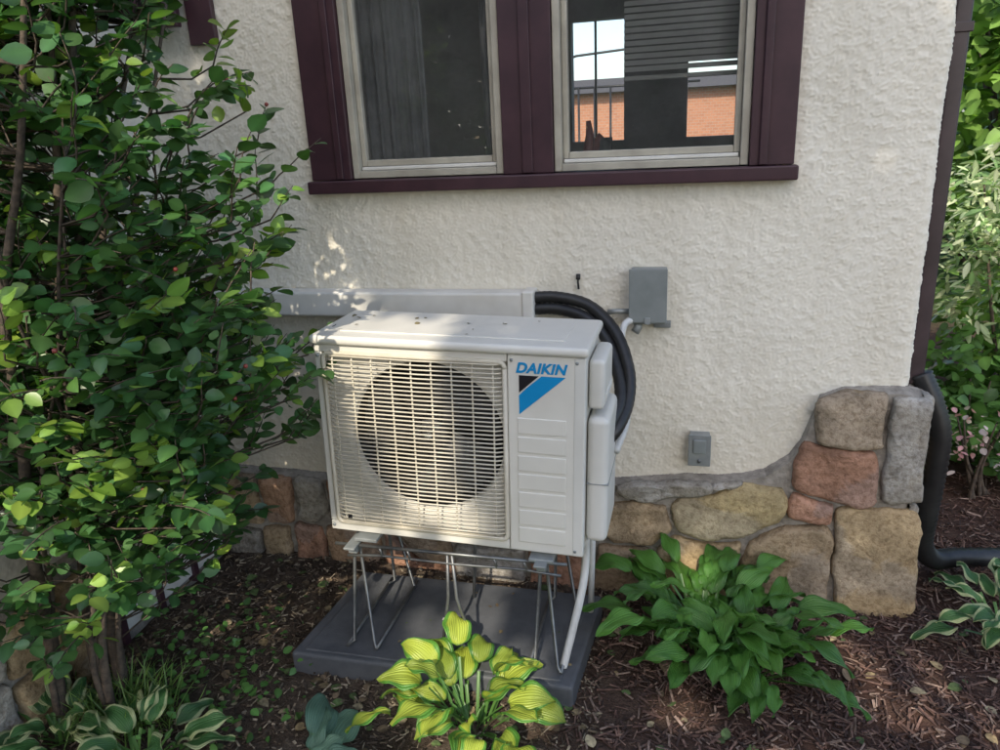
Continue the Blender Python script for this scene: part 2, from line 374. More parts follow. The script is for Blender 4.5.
SV=[];SF=[];SC=[]
def stone(poly,col,plane='Y',depth=.040,base=None,grow=.008):
    pts=[Vector((a,b)) for a,b in poly]; c=sum(pts,Vector((0,0)))/len(pts)
    pts=[p+(p-c).normalized()*grow for p in pts]
    res=[]; n=len(pts)
    for i in range(n):
        a=pts[i]; b=pts[(i+1)%n]; l=(b-a).length; k=max(2,int(l/.016))
        for j in range(k): res.append(a.lerp(b,j/k))
    res=[(res[i-1]+res[i]*2+res[(i+1)%len(res)])/4 for i in range(len(res))]
    sd=random.random()*50
    res=[p+Vector((noise.noise(Vector((p.x*12,p.y*12,sd))),noise.noise(Vector((p.x*12,p.y*12,sd+9)))))*.012+Vector((noise.noise(Vector((p.x*45,p.y*45,sd))),noise.noise(Vector((p.x*45,p.y*45,sd+9)))))*.005 for p in res]
    m=len(res); o=len(SV)
    rings=[(0.0,-.01),(.002,.45),(.006,.80),(.013,.95),(.024,1.0)]
    fr=[.82,.62,.42,.2]
    allr=[]
    tilt=Vector((random.uniform(-.05,.05),random.uniform(-.05,.05)))
    def off(p,d): 
        q=c-p; l=q.length; return p+q/l*min(d*1.2,l*.9)
    for d,h in rings: allr.append([(off(p,d),h) for p in res])
    last=[q for q,_ in allr[-1]]
    for f in fr: allr.append([(c+(q-c)*f,1.0) for q in last])
    for ring in allr:
        for q,h in ring:
            dd=depth*h
            if h>.5: 
                nn=noise.noise(Vector((q.x*8,q.y*11,sd)))
                dd+=.012*nn+.005*noise.noise(Vector((q.x*26,q.y*34,sd)))+.003*noise.noise(Vector((q.x*70,q.y*70,sd)))+(q-c).dot(tilt)
            if plane=='Y': SV.append((q.x,base-dd,q.y))
            else: SV.append((base+dd,q.x,q.y))
            k=noise.noise(Vector((q.x*6,q.y*6,sd+3)))*.35+noise.noise(Vector((q.x*3,q.y*20,sd+5)))*.22
            g=noise.noise(Vector((q.x*5,q.y*5,sd+15)))
            cc=[max(.01,x*(1+k)*(1 if h>.3 else .6)) for x in col]
            if g>.2: 
                av=sum(cc)/3; cc=[x*.75+av*.25*1.15 for x in cc]
            SC.append(tuple(cc))
    R=len(allr)
    for r in range(R-1):
        for i in range(m):
            a,b=o+r*m+i,o+r*m+(i+1)%m
            q=(a,b,b+m,a+m)
            SF.append(q if plane=='Y' else q[::-1])
    ci=len(SV); SV.append(tuple(sum(SV[o+(R-1)*m+i][k] for i in range(m))/m for k in range(3))); SC.append(SC[-1])
    for i in range(m): SF.append((o+(R-1)*m+i,o+(R-1)*m+(i+1)%m,ci,ci))
tan=(.40,.30,.19); gold=(.45,.335,.195); yel=(.47,.37,.20); red=(.40,.225,.15); grey=(.33,.30,.255); lgrey=(.38,.35,.30); br=(.34,.25,.165)
S=[([(.45,.825),(.52,.858),(.66,.858),(.655,.66),(.60,.648),(.445,.67),(.435,.73)],tan),
([(.405,.665),(.44,.655),(.64,.635),(.655,.60),(.655,.44),(.60,.43),(.385,.475),(.375,.585)],red),
([(.38,.455),(.52,.42),(.52,.355),(.375,.36),(.36,.40)],red),
([(.535,.41),(.60,.415),(.785,.42),(.81,.40),(.825,.05),(.80,-.04),(.56,-.04),(.545,.1)],gold),
([(-.055,.37),(-.02,.40),(.10,.43),(.20,.48),(.34,.475),(.36,.42),(.335,.35),(.28,.31),(.17,.26),(.05,.24),(-.03,.28)],yel),
([(.24,.24),(.36,.32),(.50,.335),(.525,.27),(.53,.02),(.40,-.05),(.24,0),(.215,.12)],tan),
([(-.03,.475),(.02,.48),(.08,.475),(.09,.44),(-.02,.415),(-.16,.385),(-.24,.40),(-.27,.44),(-.15,.465)],lgrey),
([(.11,.478),(.20,.49),(.16,.465),(.09,.455)],lgrey),
([(-.30,.36),(-.20,.375),(-.08,.36),(-.055,.27),(-.13,.20),(-.28,.20),(-.34,.28)],tan),
([(-.10,.185),(-.03,.24),(.06,.215),(.20,.23),(.195,.10),(.20,-.04),(.02,-.05),(-.10,.02)],gold),
([(-.34,.17),(-.14,.175),(-.125,.02),(-.18,-.05),(-.36,-.05)],br),
([(-.62,.40),(-.36,.42),(-.36,.22),(-.60,.20)],grey),([(-.62,.17),(-.38,.18),(-.38,-.05),(-.62,-.05)],red),
([(-.95,.38),(-.65,.40),(-.65,.16),(-.93,.14)],gold),([(-.95,.11),(-.65,.13),(-.65,-.05),(-.95,-.05)],grey),
([(-1.25,.375),(-.98,.38),(-.97,.05),(-1.10,.03),(-1.25,.2)],br),([(-1.26,.17),(-1.12,.02),(-.97,.02),(-.97,-.06),(-1.27,-.06)],red),
([(-1.51,.37),(-1.28,.37),(-1.28,.20),(-1.50,.17)],red),([(-1.54,.14),(-1.30,.16),(-1.30,-.06),(-1.53,-.06)],(.42,.28,.18)),
([(-1.66,.375),(-1.54,.37),(-1.53,.22),(-1.58,.17),(-1.68,.18)],grey),([(-1.84,.37),(-1.69,.375),(-1.70,.16),(-1.83,.14)],(.42,.26,.17)),
([(-1.70,.15),(-1.57,.14),(-1.56,-.06),(-1.71,-.06)],red),([(-1.86,.11),(-1.73,.13),(-1.74,-.06),(-1.86,-.06)],tan),
([(-2.05,.37),(-1.87,.37),(-1.86,.14),(-2.05,.12)],tan),([(-2.05,.10),(-1.88,.10),(-1.88,-.06),(-2.05,-.06)],grey)]
for poly,col in S: stone(poly,col,'Y',.040,YM+.004)
stone([(.675,.852),(.75,.85),(.800,.84),(.80,.62),(.80,.455),(.70,.44),(.675,.46),(.672,.6)],lgrey,'Y',.042,YM+.004,.004)
for a in range(7):
    y0=2.69+a*.21
    for z0,z1 in ((-.05,.19),(.21,.45),(.47,.64),(.66,.85)):
        sh=random.uniform(-.03,.03)
        stone([(y0+sh,z0),(y0+.19+sh,z0),(y0+.19+sh,z1),(y0+sh,z1)],random.choice([tan,gold,grey,lgrey]),'X',.033,.772,.003)
y0=.95
while y0<1.9:
    w=min(random.uniform(.22,.38),1.93-y0)
    if w<.08: break
    zs=[-.05,random.uniform(.15,.24),.40]
    for z0,z1 in zip(zs,zs[1:]):
        stone([(y0,z0+.012),(y0+w-.02,z0+.012),(y0+w-.02,z1-.012),(y0,z1-.012)],random.choice([lgrey,(.5,.45,.38),tan,gold]),'X',.035,WX+.052,.004)
    y0+=w
me=bpy.data.meshes.new('foundation_stones'); me.from_pydata(SV,[],[f if f[2]!=f[3] else f[:3] for f in SF])
a=me.color_attributes.new('Col','FLOAT_COLOR','POINT'); a.data.foreach_set('color',np.hstack([np.array(SC),np.ones((len(SC),1))]).astype(np.float32).ravel())
me.materials.append(M_stone); me.polygons.foreach_set('use_smooth',[True]*len(me.polygons)); me.update()
link(bpy.data.objects.new('foundation_stones',me),house)

# ------------------------------------------------------------------ downspout
ds=empty('downspout')
box('pipe',.742,.795,2.775,2.86,.86,3.36,M_brown,ds,.01)
box('strap',.741,.801,2.77,2.866,2.0,2.03,M_brown,ds,.003)
pth=smoothpath([(.785,2.79,.90),(.83,2.77,.80),(.865,2.76,.68),(.865,2.76,.52),(.862,2.77,.36),(.87,2.80,.22),(.93,2.85,.13),(1.05,2.93,.10),(1.35,3.02,.075),(1.9,3.1,.06)],14)
tubes('corrugated_hose',[(pth,.034)],M_black,ds,14,corr=.16)

# ------------------------------------------------------------------ outdoor unit
M_ac=pmat('unit_enamel',(.70,.68,.62),(.63,.61,.55),.34,3,spec=.5)
M_acside=pmat('unit_plastic',(.66,.65,.605),(.60,.59,.545),.42,4)
M_grille=pmat('grille_plastic',(.62,.575,.47),(.52,.475,.38),.4,8)
M_fan=pmat('fan_grey',(.030,.030,.034),(.018,.018,.02),.5,8)
M_coil=pmat('coil_dark',(.010,.010,.010),None,.7)
M_blue=pmat('logo_blue',(.0,.25,.55),(.0,.24,.53),.4)
M_logoblack=pmat('logo_black',(.01,.01,.015),None,.4)
ac=empty('outdoor_heat_pump_unit',(-.74,2.05,.505))
ac.rotation_euler=(0,math.radians(1.6),0)
B=lambda n,*a,bev=.004,mat=M_ac:box(n,*a,mat,ac,bev)
B('rear_shell',-.428,.428,.19,.325,0.01,.66,bev=.006)
B('side_left',-.428,-.41,.02,.189,0.01,.66)
B('side_right',.2,.428,.03,.189,0.01,.66)
B('front_panel',.196,.43,0,.029,0,.656,bev=.006)
B('front_top',-.43,.194,.002,.05,.632,.656)
B('front_bottom',-.43,.194,.002,.05,0,.034)
B('front_left',-.43,-.405,.002,.05,.035,.631)
B('base_skirt',-.425,.425,.02,.31,-.012,.009,mat=M_acside)
B('lid',-.440,.440,-.014,.338,.658,.688,bev=.012)
B('lid_emboss',-.36,.36,.05,.29,.687,.692,bev=.004)
cx,cz,R=-.085,.345,.252
V=[];F=[];n=72
for k in range(n):
    a=2*math.pi*k/n; ca,sa=math.cos(a),math.sin(a)
    x0,x1,z0,z1=-.405,.196,.034,.632
    tx=((x1-cx) if ca>0 else (x0-cx))/ca if abs(ca)>1e-6 else 1e9
    tz=((z1-cz) if sa>0 else (z0-cz))/sa if abs(sa)>1e-6 else 1e9
    t=min(tx,tz)
    V+=[(cx+ca*t,.045,cz+sa*t),(cx+ca*(R+.022),.045,cz+sa*(R+.022)),(cx+ca*(R+.006),.052,cz+sa*(R+.006)),(cx+ca*R,.07,cz+sa*R),(cx+ca*R,.17,cz+sa*R)]
for k in range(n):
    a=5*k;b=5*((k+1)%n)
    for j in range(4): F.append((a+j,a+j+1,b+j+1,b+j))
mesh('orifice_plate',V,F,[M_ac,M_fan],ac,False,[1 if (i%4)==3 else 0 for i in range(len(F))])
V=[(cx,.175,cz)]+[(cx+.26*math.cos(2*math.pi*k/48),.175,cz+.26*math.sin(2*math.pi*k/48)) for k in range(48)]
mesh('fan_back',V,[(0,1+k,1+(k+1)%48) for k in range(48)],M_coil,ac)
V=[];F=[]
for b in range(3):
    a0=b*2*math.pi/3+.5
    for i in range(9):
        for j in range(7):
            u=i/8;w=j/6; r=.055+.185*w; an=a0+u*(1.35+.35*w)-.5*w
            V.append((cx+r*math.cos(an),.085+.06*u-.012*math.sin(u*math.pi),cz+r*math.sin(an)))
    o=b*63
    for i in range(8):
        for j in range(6): F.append((o+i*7+j,o+i*7+j+1,o+(i+1)*7+j+1,o+(i+1)*7+j))
mesh('fan_blades',V,F,M_fan,ac,True)
tubes('fan_hub',[([(cx,.07,cz),(cx,.08,cz),(cx,.15,cz)],lambda t:.05 if t<.01 else .06)],M_fan,ac,24)
tubes('fan_nut',[([(cx,.055,cz),(cx,.07,cz)],.012)],M_galv,ac,10)
gr=[];x0,x1,z0,z1=-.403,.188,.034,.630
nz=42
for k in range(nz):
    z=z0+(k+.5)*(z1-z0)/nz
    gr.append(([(x0,.008,z),(x0+.03,-.006,z),(cx,-.012,z),(x1-.03,-.006,z),(x1,.008,z)],.0026))
for k in range(9):
    x=x0+.035+k*(x1-x0-.07)/8; yy=-.004
    gr.append(([(x,.008,z0),(x,yy,z0+.02),(x,yy,z1-.02),(x,.008,z1)],.0030))
tubes('grille_wires',gr,M_grille,ac,6)
def rr_path(x0,x1,z0,z1,r,y):
    P=[]
    for (px,pz,a0) in ((x1-r,z1-r,0),(x0+r,z1-r,90),(x0+r,z0+r,180),(x1-r,z0+r,270)):
        for k in range(6):
            a=math.radians(a0+k*18); P.append((px+r*math.cos(a),y,pz+r*math.sin(a)))
    P.append(P[0]); return P
tubes('grille_frame',[(rr_path(x0+.002,x1,z0,z1,.02,.002),.008)],M_grille,ac,8)
for k in range(7):
    z=.035+k*.062
    B(f'panel_rib_{k}',.226,.375,-.0035,.002,z,z+.052,bev=.0034)
for (sx_,sz_) in ((.405,.64),(.405,.02),(-.418,.02),(-.418,.62),(.21,.64)):
    tubes('screw',[([(sx_,-.004,sz_),(sx_,.004,sz_)],.005)],M_galv,ac,10)
B('edge_post',.395,.431,-.002,.03,.001,.655,bev=.006,mat=M_acside)
t=bpy.data.curves.new('logo_text','FONT'); t.body='DAIKIN'; t.size=.043; t.shear=.25; t.extrude=.0008; t.offset=.0016; t.space_character=1.05
to=bpy.data.objects.new('logo_text',t); t.materials.append(M_blue); link(to,ac); to.location=(.222,-.0016,.603); to.rotation_euler=(math.pi/2,0,0)
mesh('logo_flag_blue',[(.372,-.0015,.594),(.300,-.0015,.594),(.2545,-.0015,.5545),(.232,-.0015,.531),(.232,-.0015,.470)],[(0,1,2,3,4)],M_blue,ac)
mesh('logo_flag_black',[(.232,-.0015,.594),(.292,-.0015,.594),(.232,-.0015,.539)],[(0,1,2)],M_logoblack,ac)
B('valve_cover',.430,.498,.045,.30,.03,.455,bev=.022,mat=M_acside)
B('handle_cover',.430,.480,.06,.27,.475,.635,bev=.016,mat=M_acside)
B('handle_recess',.478,.484,.09,.24,.50,.52,bev=.002,mat=M_acside)
B('cover_seam',.431,.4995,.044,.301,.235,.238,bev=.0,mat=M_galv)
mesh('small_sticker',[(-.36,-.009,.055),(-.345,-.009,.055),(-.345,-.009,.07),(-.36,-.009,.07)],[(0,1,2,3)],M_logoblack,ac)
for s in (-.30,.30):
    B(f'foot_{s}',s-.04,s+.04,-.02,.35,-.024,-.0125,bev=.002,mat=M_galv)

# ------------------------------------------------------------------ pad & stand
pad=empty('equipment_pad')
V=[(-1.335,1.945,0),(-.335,1.955,0),(-.30,2.475,0),(-1.29,2.475,0)]
def prism(name,P,z0,z1,mat,parent,bev):
    V=[(x,y,z0) for x,y,*_ in P]+[(x,y,z1) for x,y,*_ in P]; n=len(P)
    F=[tuple(range(n))[::-1],tuple(range(n,2*n))]+[(i,(i+1)%n,n+(i+1)%n,n+i) for i in range(n)]
    o=mesh(name,V,F,mat,parent); b=o.modifiers.new('b','BEVEL'); b.width=bev; b.segments=3; return o
PZ=.070
prism('slab',V,-.04,PZ,M_pad,pad,.012)
def ins(P,d):
    c=Vector((sum(p[0] for p in P)/len(P),sum(p[1] for p in P)/len(P)))
    return [tuple(Vector(p[:2])+(c-Vector(p[:2])).normalized()*d) for p in P]
prism('raised_field',ins(V,.05),PZ-.01,PZ+.004,M_pad,pad,.004)
mesh('pad_label',[(-.86,2.21,PZ+.006),(-.82,2.21,PZ+.006),(-.82,2.225,PZ+.006),(-.86,2.225,PZ+.006)],[(0,1,2,3)],M_white,pad)
st=empty('equipment_stand')
P0=PZ+.006; T=.478
rods=[]
r=.0058
for x in (-1.09,-.44):
    for (ya,yb) in ((2.02,2.06),(2.40,2.34)):
        rods.append(([(x-.05,ya-.02,P0+.01),(x-.03,ya,P0+.02),(x-.008,yb,T-.03),(x,yb,T)],r))
        rods.append(([(x+.06,ya-.02,P0+.01),(x+.045,ya,P0+.02),(x+.012,yb,T-.03),(x+.004,yb,T)],r))
    rods.append(([(x-.05,2.0,P0+.01),(x-.05,2.42,P0+.01)],r))
    rods.append(([(x+.06,2.0,P0+.01),(x+.06,2.42,P0+.01)],r))
for y in (2.045,2.36):
    rods.append(([(-1.16,y,T-.012),(-.36,y,T-.012)],r)); 
    rods.append(([(-1.12,y,T-.055),(-1.0,y,T-.045),(-.74,y,T-.05),(-.5,y,T-.045),(-.38,y,T-.055)],r*.8))
rods.append(([(-.80,2.03,P0+.008),(-.765,2.04,.30),(-.76,2.05,T-.01)],r))
rods.append(([(-.67,2.03,P0+.008),(-.735,2.04,.30),(-.745,2.05,T-.01)],r))
rods.append(([(-.80,2.03,P0+.008),(-.67,2.03,P0+.008)],r))
rods.append(([(-.78,2.36,P0+.008),(-.75,2.36,T-.01)],r))
for x in (-1.0,-.9,-.6,-.5): rods.append(([(x,2.045,T-.012),(x+.01,2.045,T-.05)],r*.8))
tubes('wire_frame',rods,M_steel,st,8)
for x in (-1.09,-.44):
    box('channel',x-.020,x+.020,2.0,2.39,T-.008,T+.000,M_galv,st,.002)
    for y in (2.035,2.37): box('bracket',x-.016,x+.016,y-.010,y+.010,T-.035,T-.0085,M_galv,st,.004)
tubes('white_leg',[(smoothpath([(-.315,2.16,.50),(-.318,2.16,.40),(-.33,2.12,.30),(-.375,2.05,P0+.02),(-.38,2.045,P0+.002)],6),.0135)],M_pvc,st,14)
tubes('white_leg_back',[([(-.315,2.34,.49),(-.33,2.36,P0)],.011)],M_pvc,st,12)

# ------------------------------------------------------------------ line set
lc=empty('line_set_cover')
box('cover',-2.05,-.60,YW-.085,YW+.0,1.112,1.212,M_white,lc,.012)
box('cover_end',-.61,-.565,YW-.092,YW+.0,1.105,1.219,M_white,lc,.008)
ls=empty('refrigerant_lines')
p1=smoothpath([(-.58,2.675,1.188),(-.48,2.67,1.19),(-.36,2.64,1.165),(-.26,2.56,1.09),(-.205,2.46,.985),(-.20,2.38,.90),(-.225,2.30,.84),(-.26,2.27,.80)],10)
p2=smoothpath([(-.58,2.67,1.145),(-.48,2.66,1.148),(-.37,2.62,1.125),(-.285,2.55,1.06),(-.235,2.44,.965),(-.225,2.36,.90),(-.25,2.29,.85),(-.27,2.25,.80)],10)
tubes('insulated_pipe',[(p1,.021),(p2,.021)],M_black,ls,14,corr=.05)
p3=smoothpath([(-.205,2.66,1.115),(-.235,2.62,1.10),(-.24,2.57,1.03),(-.215,2.50,.93),(-.205,2.40,.83),(-.23,2.28,.76)],10)
tubes('whip_conduit',[(p3,.0115)],M_pvc,ls,10,corr=.08)
eb=empty('electrical_disconnect_box')
box('enclosure',-.217,-.092,YW-.072,YW+.0,1.098,1.293,M_boxgrey,eb,.005)
box('cover_lid',-.221,-.088,YW-.080,YW-.0725,1.105,1.298,M_boxgrey,eb,.003)
box('hasp',-.165,-.145,YW-.086,YW-.080,1.10,1.125,M_galv,eb,.002)
box('hub_plate',-.135,-.075,YW-.03,YW-.001,1.075,1.097,M_galv,eb,.003)
tubes('hub_fitting',[([(-.19,2.675,1.10),(-.19,2.675,1.08),(-.20,2.665,1.065)],.016),([(-.218,2.69,1.135),(-.27,2.69,1.135),(-.30,2.70,1.13)],.010)],M_galv,eb,12)
ob=empty('outdoor_outlet_box')
box('body',.004,.078,YW-.045,YW+.0,.55,.668,M_galv,ob,.004)
box('plate',.0,.082,YW-.052,YW-.0455,.546,.672,M_galv,ob,.003)
box('door',.018,.064,YW-.062,YW-.0525,.60,.655,M_boxgrey,ob,.004)
tubes('screw',[([(.041,YW-.058,.568),(.041,YW-.05,.568)],.007)],M_steel,ob,10)
hk=empty('wall_hook')
tubes('hook',[([(-.41,YW+.01,1.262),(-.41,YW-.02,1.262),(-.41,YW-.022,1.24),(-.408,YW-.02,1.215)],.004),([(-.41,YW-.012,1.268),(-.41,YW-.02,1.25)],.008)],M_black,hk,8)

# ------------------------------------------------------------------ vegetation
def rot_frame(d,up):
    d=d/np.linalg.norm(d,axis=1,keepdims=True)
    s=np.cross(d,up); s/= (np.linalg.norm(s,axis=1,keepdims=True)+1e-9)
    n=np.cross(s,d); return d,s,n
def leaf_template(rows,prof,fold=.18,curl=.25):
    P=[];
    for i,t in enumerate(rows):
        w=prof[i]
        for s in (-1,0,1): P.append((t, s*w, abs(s)*w*fold - curl*t*t*.5))
    Q=[]
    for i in range(len(rows)-1):
        for j in range(2):
            a=i*3+j; Q.append((a,a+3,a+4,a+1))
    return np.array(P),np.array(Q)
OV=leaf_template([0,.12,.35,.62,.85,1.0],[.02,.22,.36,.33,.18,.0])
NA=leaf_template([0,.2,.5,.8,1.0],[.02,.13,.18,.11,0])
DI=leaf_template([0,.5,1.0],[.02,.38,0])
def leaves(name,pos,dirs,size,cols,mat,tmpl=OV,parent=None,upj=.5):
    P,Q=tmpl; n=len(pos); pos=np.asarray(pos);dirs=np.asarray(dirs,dtype=float)
    up=np.tile([0,0,1.0],(n,1))+rng.normal(0,upj,(n,3))
    d,s,nn=rot_frame(dirs,up); size=np.asarray(size)[:,None,None]
    curl=rng.uniform(.3,1.8,(n,1))
    V=pos[:,None,:]+size*(d[:,None,:]*P[None,:,0:1]+s[:,None,:]*P[None,:,1:2]+nn[:,None,:]*(P[None,:,2]*curl)[:,:,None])
    QQ=(np.arange(n)[:,None,None]*len(P)+Q[None]).reshape(-1,4)
    C=np.repeat(np.asarray(cols)[:,None,:],len(P),axis=1)
    mid=(np.abs(P[:,1])<1e-6).astype(float)[None,:,None]
    C=C*(1+.35*mid)
    return fastmesh(name,V.reshape(-1,3),QQ,mat,parent,True,C.reshape(-1,3))

shrub=empty('tall_leafy_shrub')
ZE=[-.1,.30,.5,.75,1.0,1.3,1.65,1.85,2.05,2.4,2.8]; XR=[-1.85,-1.66,-1.44,-1.27,-1.13,-1.06,-1.06,-1.20,-1.30,-1.42,-1.6]
def xr(z): return float(np.interp(z,ZE,XR))
stems=[];sp=[]
bases=[(-1.97,1.56),(-1.90,1.66),(-1.84,1.70),(-1.93,1.74),(-1.80,1.60)]
for k,(bx,by) in enumerate(bases):
    for rep in range(2):
        tx=random.uniform(-1.95,-1.3); ty=random.uniform(1.35,2.1)
        if rep==1: tx=random.uniform(-1.5,-1.2); 
        hgt=random.uniform(2.1,2.6) if rep==0 else random.uniform(1.5,1.9)
        P=[]
        for i in range(7):
            t=i/6; e=t**1.5
            P.append((bx+(tx-bx)*e+random.uniform(-.025,.025)*(i>0), by+(ty-by)*e+random.uniform(-.03,.03)*(i>0), -.03+hgt*t))
        P=smoothpath(P,4); sp.append(P)
        r0=random.uniform(.014,.024) if rep==0 else .010
        stems.append((P,(lambda r0:lambda t:r0*(1-.8*t)+.001)(r0)))
allsp=np.array([tuple(p) for P in sp for p in P])
pos=[];dirs=[];size=[];cols=[];tw=[];berries=[]
cnt=0
while cnt<1080:
    z=random.uniform(.34,2.6); 
    if z<.78 and random.random()<.70: continue
    R_=xr(z); x=random.uniform(-2.0,R_-.04); y=random.uniform(1.38,2.08)
    if x<-1.95 and z<.5: continue
    if noise.noise(Vector((x*3.2,y*3.2,z*3.2)))<-.22: continue
    o=Vector((x,y,z))
    d2=((allsp-np.array(o))**2); w=d2.sum(1)+ (allsp[:,2]>z-.03)*1.0
    q=Vector(allsp[int(w.argmin())])
    if (o-q).length>.65: continue
    mid=(o+q)/2+Vector((random.uniform(-.03,.03),random.uniform(-.03,.03),-.02))
    out=Vector((o.x-q.x,o.y-q.y,0)); 
    if out.length<.01: out=Vector((random.uniform(-1,1),random.uniform(-1,1),0))
    dr=(out.normalized()*.7+Vector((random.uniform(-.6,.6),random.uniform(-.7,.4),random.uniform(.1,1.3)))).normalized()
    ln=random.uniform(.10,.22)
    pts=[q,mid,o]; st_=o; dd=dr.copy(); n=5
    for i in range(n):
        dd=(dd+Vector((random.uniform(-.15,.15),random.uniform(-.15,.15),-.05))).normalized(); st_=st_+dd*ln/n; pts.append(st_)
    if st_.x>R_+.06: continue
    tw.append((pts,lambda t:.003*(1-.75*t)+.0006)); cnt+=1
    if random.random()<.03: berries.append(st_)
    fresh=random.random()<.09; bri=random.uniform(.65,1.25)
    k=random.randint(8,13); segp=pts[1:]
    for i in range(k):
        t=i/k*(len(segp)-1); a=segp[int(t)]; b=segp[min(int(t)+1,len(segp)-1)]; pp=a.lerp(b,t-int(t))
        side=dd.cross(Vector((0,0,1))).normalized()*(1 if i%2 else -1)
        ld=(side*.9+dd*.7+Vector((random.uniform(-.5,.5),random.uniform(-.5,.5),random.uniform(-.75,.45)))).normalized()
        pos.append(pp+ld*.008); dirs.append(ld); s=random.uniform(.036,.066); size.append(s)
        if fresh or (i>k-3 and random.random()<.25): c=np.array((.20,.32,.06))
        else: c=np.array((.055,.128,.040))
        j=random.uniform(.7,1.35)*bri; cols.append(c*j*np.array((random.uniform(.85,1.15),1,random.uniform(.8,1.2))))
tubes('stems',stems,M_bark,shrub,8); tubes('twigs',tw,M_bark,shrub,3)
leaves('leaves',[tuple(p) for p in pos],[tuple(p) for p in dirs],size,cols,M_leaf,OV,shrub,.65)
tubes('berries',[([b+Vector((0,0,-.006)),b+Vector((0,0,-.003)),b+Vector((0,0,.003)),b+Vector((0,0,.006))],lambda t:.006*math.sqrt(max(.05,1-(2*t-1)**2))) for b in berries],M_red,shrub,8)

def hosta(name,cx,cy,n,Lr,Wr,mat,seed,pet=(.08,.2),z0=0,tip=.75,emax=78,emin=15,spread=1,jit=.3,pw=.0055):
    random.seed(seed); V=[];Q=[];C=[]
    NR,NC=14,9
    for k in range(n):
        u=(k+.5)/n
        yaw=k*2.39996+random.uniform(-jit,jit)
        Lf=random.uniform(*Lr)*(1-.25*(1-u)); Wf=Lf*random.uniform(*Wr)
        e0=math.radians(emax-(emax-emin-15)*u+random.uniform(-12,12)); 
        ed=-math.radians(random.uniform(5,65))*(.3+.8*u)
        lp=random.uniform(*pet)*(.8+.5*u)*spread
        d=Vector((math.cos(yaw),math.sin(yaw),0)); s=Vector((-math.sin(yaw),math.cos(yaw),0))
        roll=random.uniform(-.55,.55)
        p=Vector((cx,cy,z0))+d*random.uniform(.0,.07)+s*random.uniform(-.03,.03); 
        o=len(V); g=random.random(); ang=e0; npet=5
        for i in range(npet+1):
            w=pw
            for sg in (-1,0,1): V.append(p+s*w*sg+Vector((0,0,.004*abs(sg)))); C.append((0.0,g*.8,0))
            p=p+(d*math.cos(ang)+Vector((0,0,1))*math.sin(ang))*lp/npet; ang-=(e0-e0*.75)/npet
        for i in range(npet):
            for j in range(2): a=o+i*3+j; Q.append((a,a+1,a+4,a+3))
        o=len(V); a0=ang; wav=random.uniform(0,6); sway=random.uniform(-.5,.5)
        for i in range(NR+1):
            t=i/NR
            w=Wf*.5*(math.sin(math.pi*min(1,t**tip))**.75) if 0<t<1 else .002
            if t>.82: w*= (1-t)/.18*.55+.45 if t<1 else 0
            an=a0+(ed-a0)*(t**.9)
            nrm=Vector((0,0,1))*math.cos(an)-d*math.sin(an)
            ss=(s*math.cos(roll)+nrm*math.sin(roll)); n2=nrm*math.cos(roll)-s*math.sin(roll)
            for j in range(NC):
                q=(j-(NC-1)/2)/((NC-1)/2)
                h=abs(q)*w*.38 - (q*q)*w*.30 + .006*math.sin(wav+t*11+q*2)*abs(q)*1.6 + (.0022 if j%2 else 0)*min(1,w/.02)
                V.append(p+ss*(w*q)+n2*h); C.append((abs(q),g,t))
            p=p+(d*math.cos(an)+Vector((0,0,1))*math.sin(an)+s*sway*t)*Lf/NR
        for i in range(NR):
            for j in range(NC-1):
                a=o+i*NC+j; Q.append((a,a+1,a+NC+1,a+NC))
    return fastmesh(name,[tuple(v) for v in V],Q,mat,None,True,np.array(C))
hosta('green_hosta',.08,2.34,74,(.14,.215),(.38,.52),MH_green,3,pet=(.12,.25),jit=1.2)
hosta('green_hosta.001',.22,2.22,48,(.13,.20),(.38,.50),MH_green,13,pet=(.08,.18),jit=1.2)
hosta('chartreuse_hosta',-.63,1.81,36,(.12,.185),(.62,.80),MH_yel,5,pet=(.07,.20),emin=18,jit=.9)
hosta('variegated_hosta',-1.58,1.47,22,(.13,.18),(.5,.6),MH_var,8,pet=(.06,.12),emin=10,jit=.8)
hosta('variegated_hosta.001',-1.90,1.50,20,(.13,.18),(.5,.6),MH_var,9,pet=(.06,.12),emin=10,jit=.8)
hosta('blue_hosta',-1.05,1.50,16,(.15,.20),(.6,.7),MH_blue,10,pet=(.04,.08),emin=5,jit=.8)
hosta('variegated_hosta.002',1.12,2.58,34,(.12,.17),(.42,.52),MH_var,12,pet=(.08,.15),jit=.9)
random.seed(21)

pos=[];dirs=[];size=[];cols=[]
for k in range(300):
    c=random.choice([(-1.75,1.75),(-1.55,1.85),(-1.6,2.1),(-1.85,2.0),(-1.35,1.75),(-1.5,1.6)])
    x=random.gauss(c[0],.10);y=random.gauss(c[1],.10)
    pos.append((x,y,gz(x,y)+random.uniform(.005,.09))); dirs.append((random.uniform(-1,1),random.uniform(-1,1),random.uniform(-.2,.6))); size.append(random.uniform(.015,.038))
    cols.append(np.array((.07,.16,.04))*random.uniform(.6,1.6))
leaves('weeds',pos,dirs,size,cols,M_leaf,OV)
pos=[];dirs=[];size=[];cols=[]
for k in range(420):
    c=random.choice([(-1.78,1.68),(-1.82,1.6),(-1.7,1.62)])
    x=random.gauss(c[0],.06);y=random.gauss(c[1],.05)
    pos.append((x,y,gz(x,y)-.005)); dirs.append((random.gauss(0,.45),random.gauss(0,.45),1)); size.append(random.uniform(.08,.2))
    cols.append(np.array((.12,.2,.05))*random.uniform(.6,1.5))
GB=leaf_template([0,.4,.75,1.0],[.012,.014,.009,0],.3,.7)
leaves('grass_tuft',pos,dirs,size,cols,M_grass,GB)

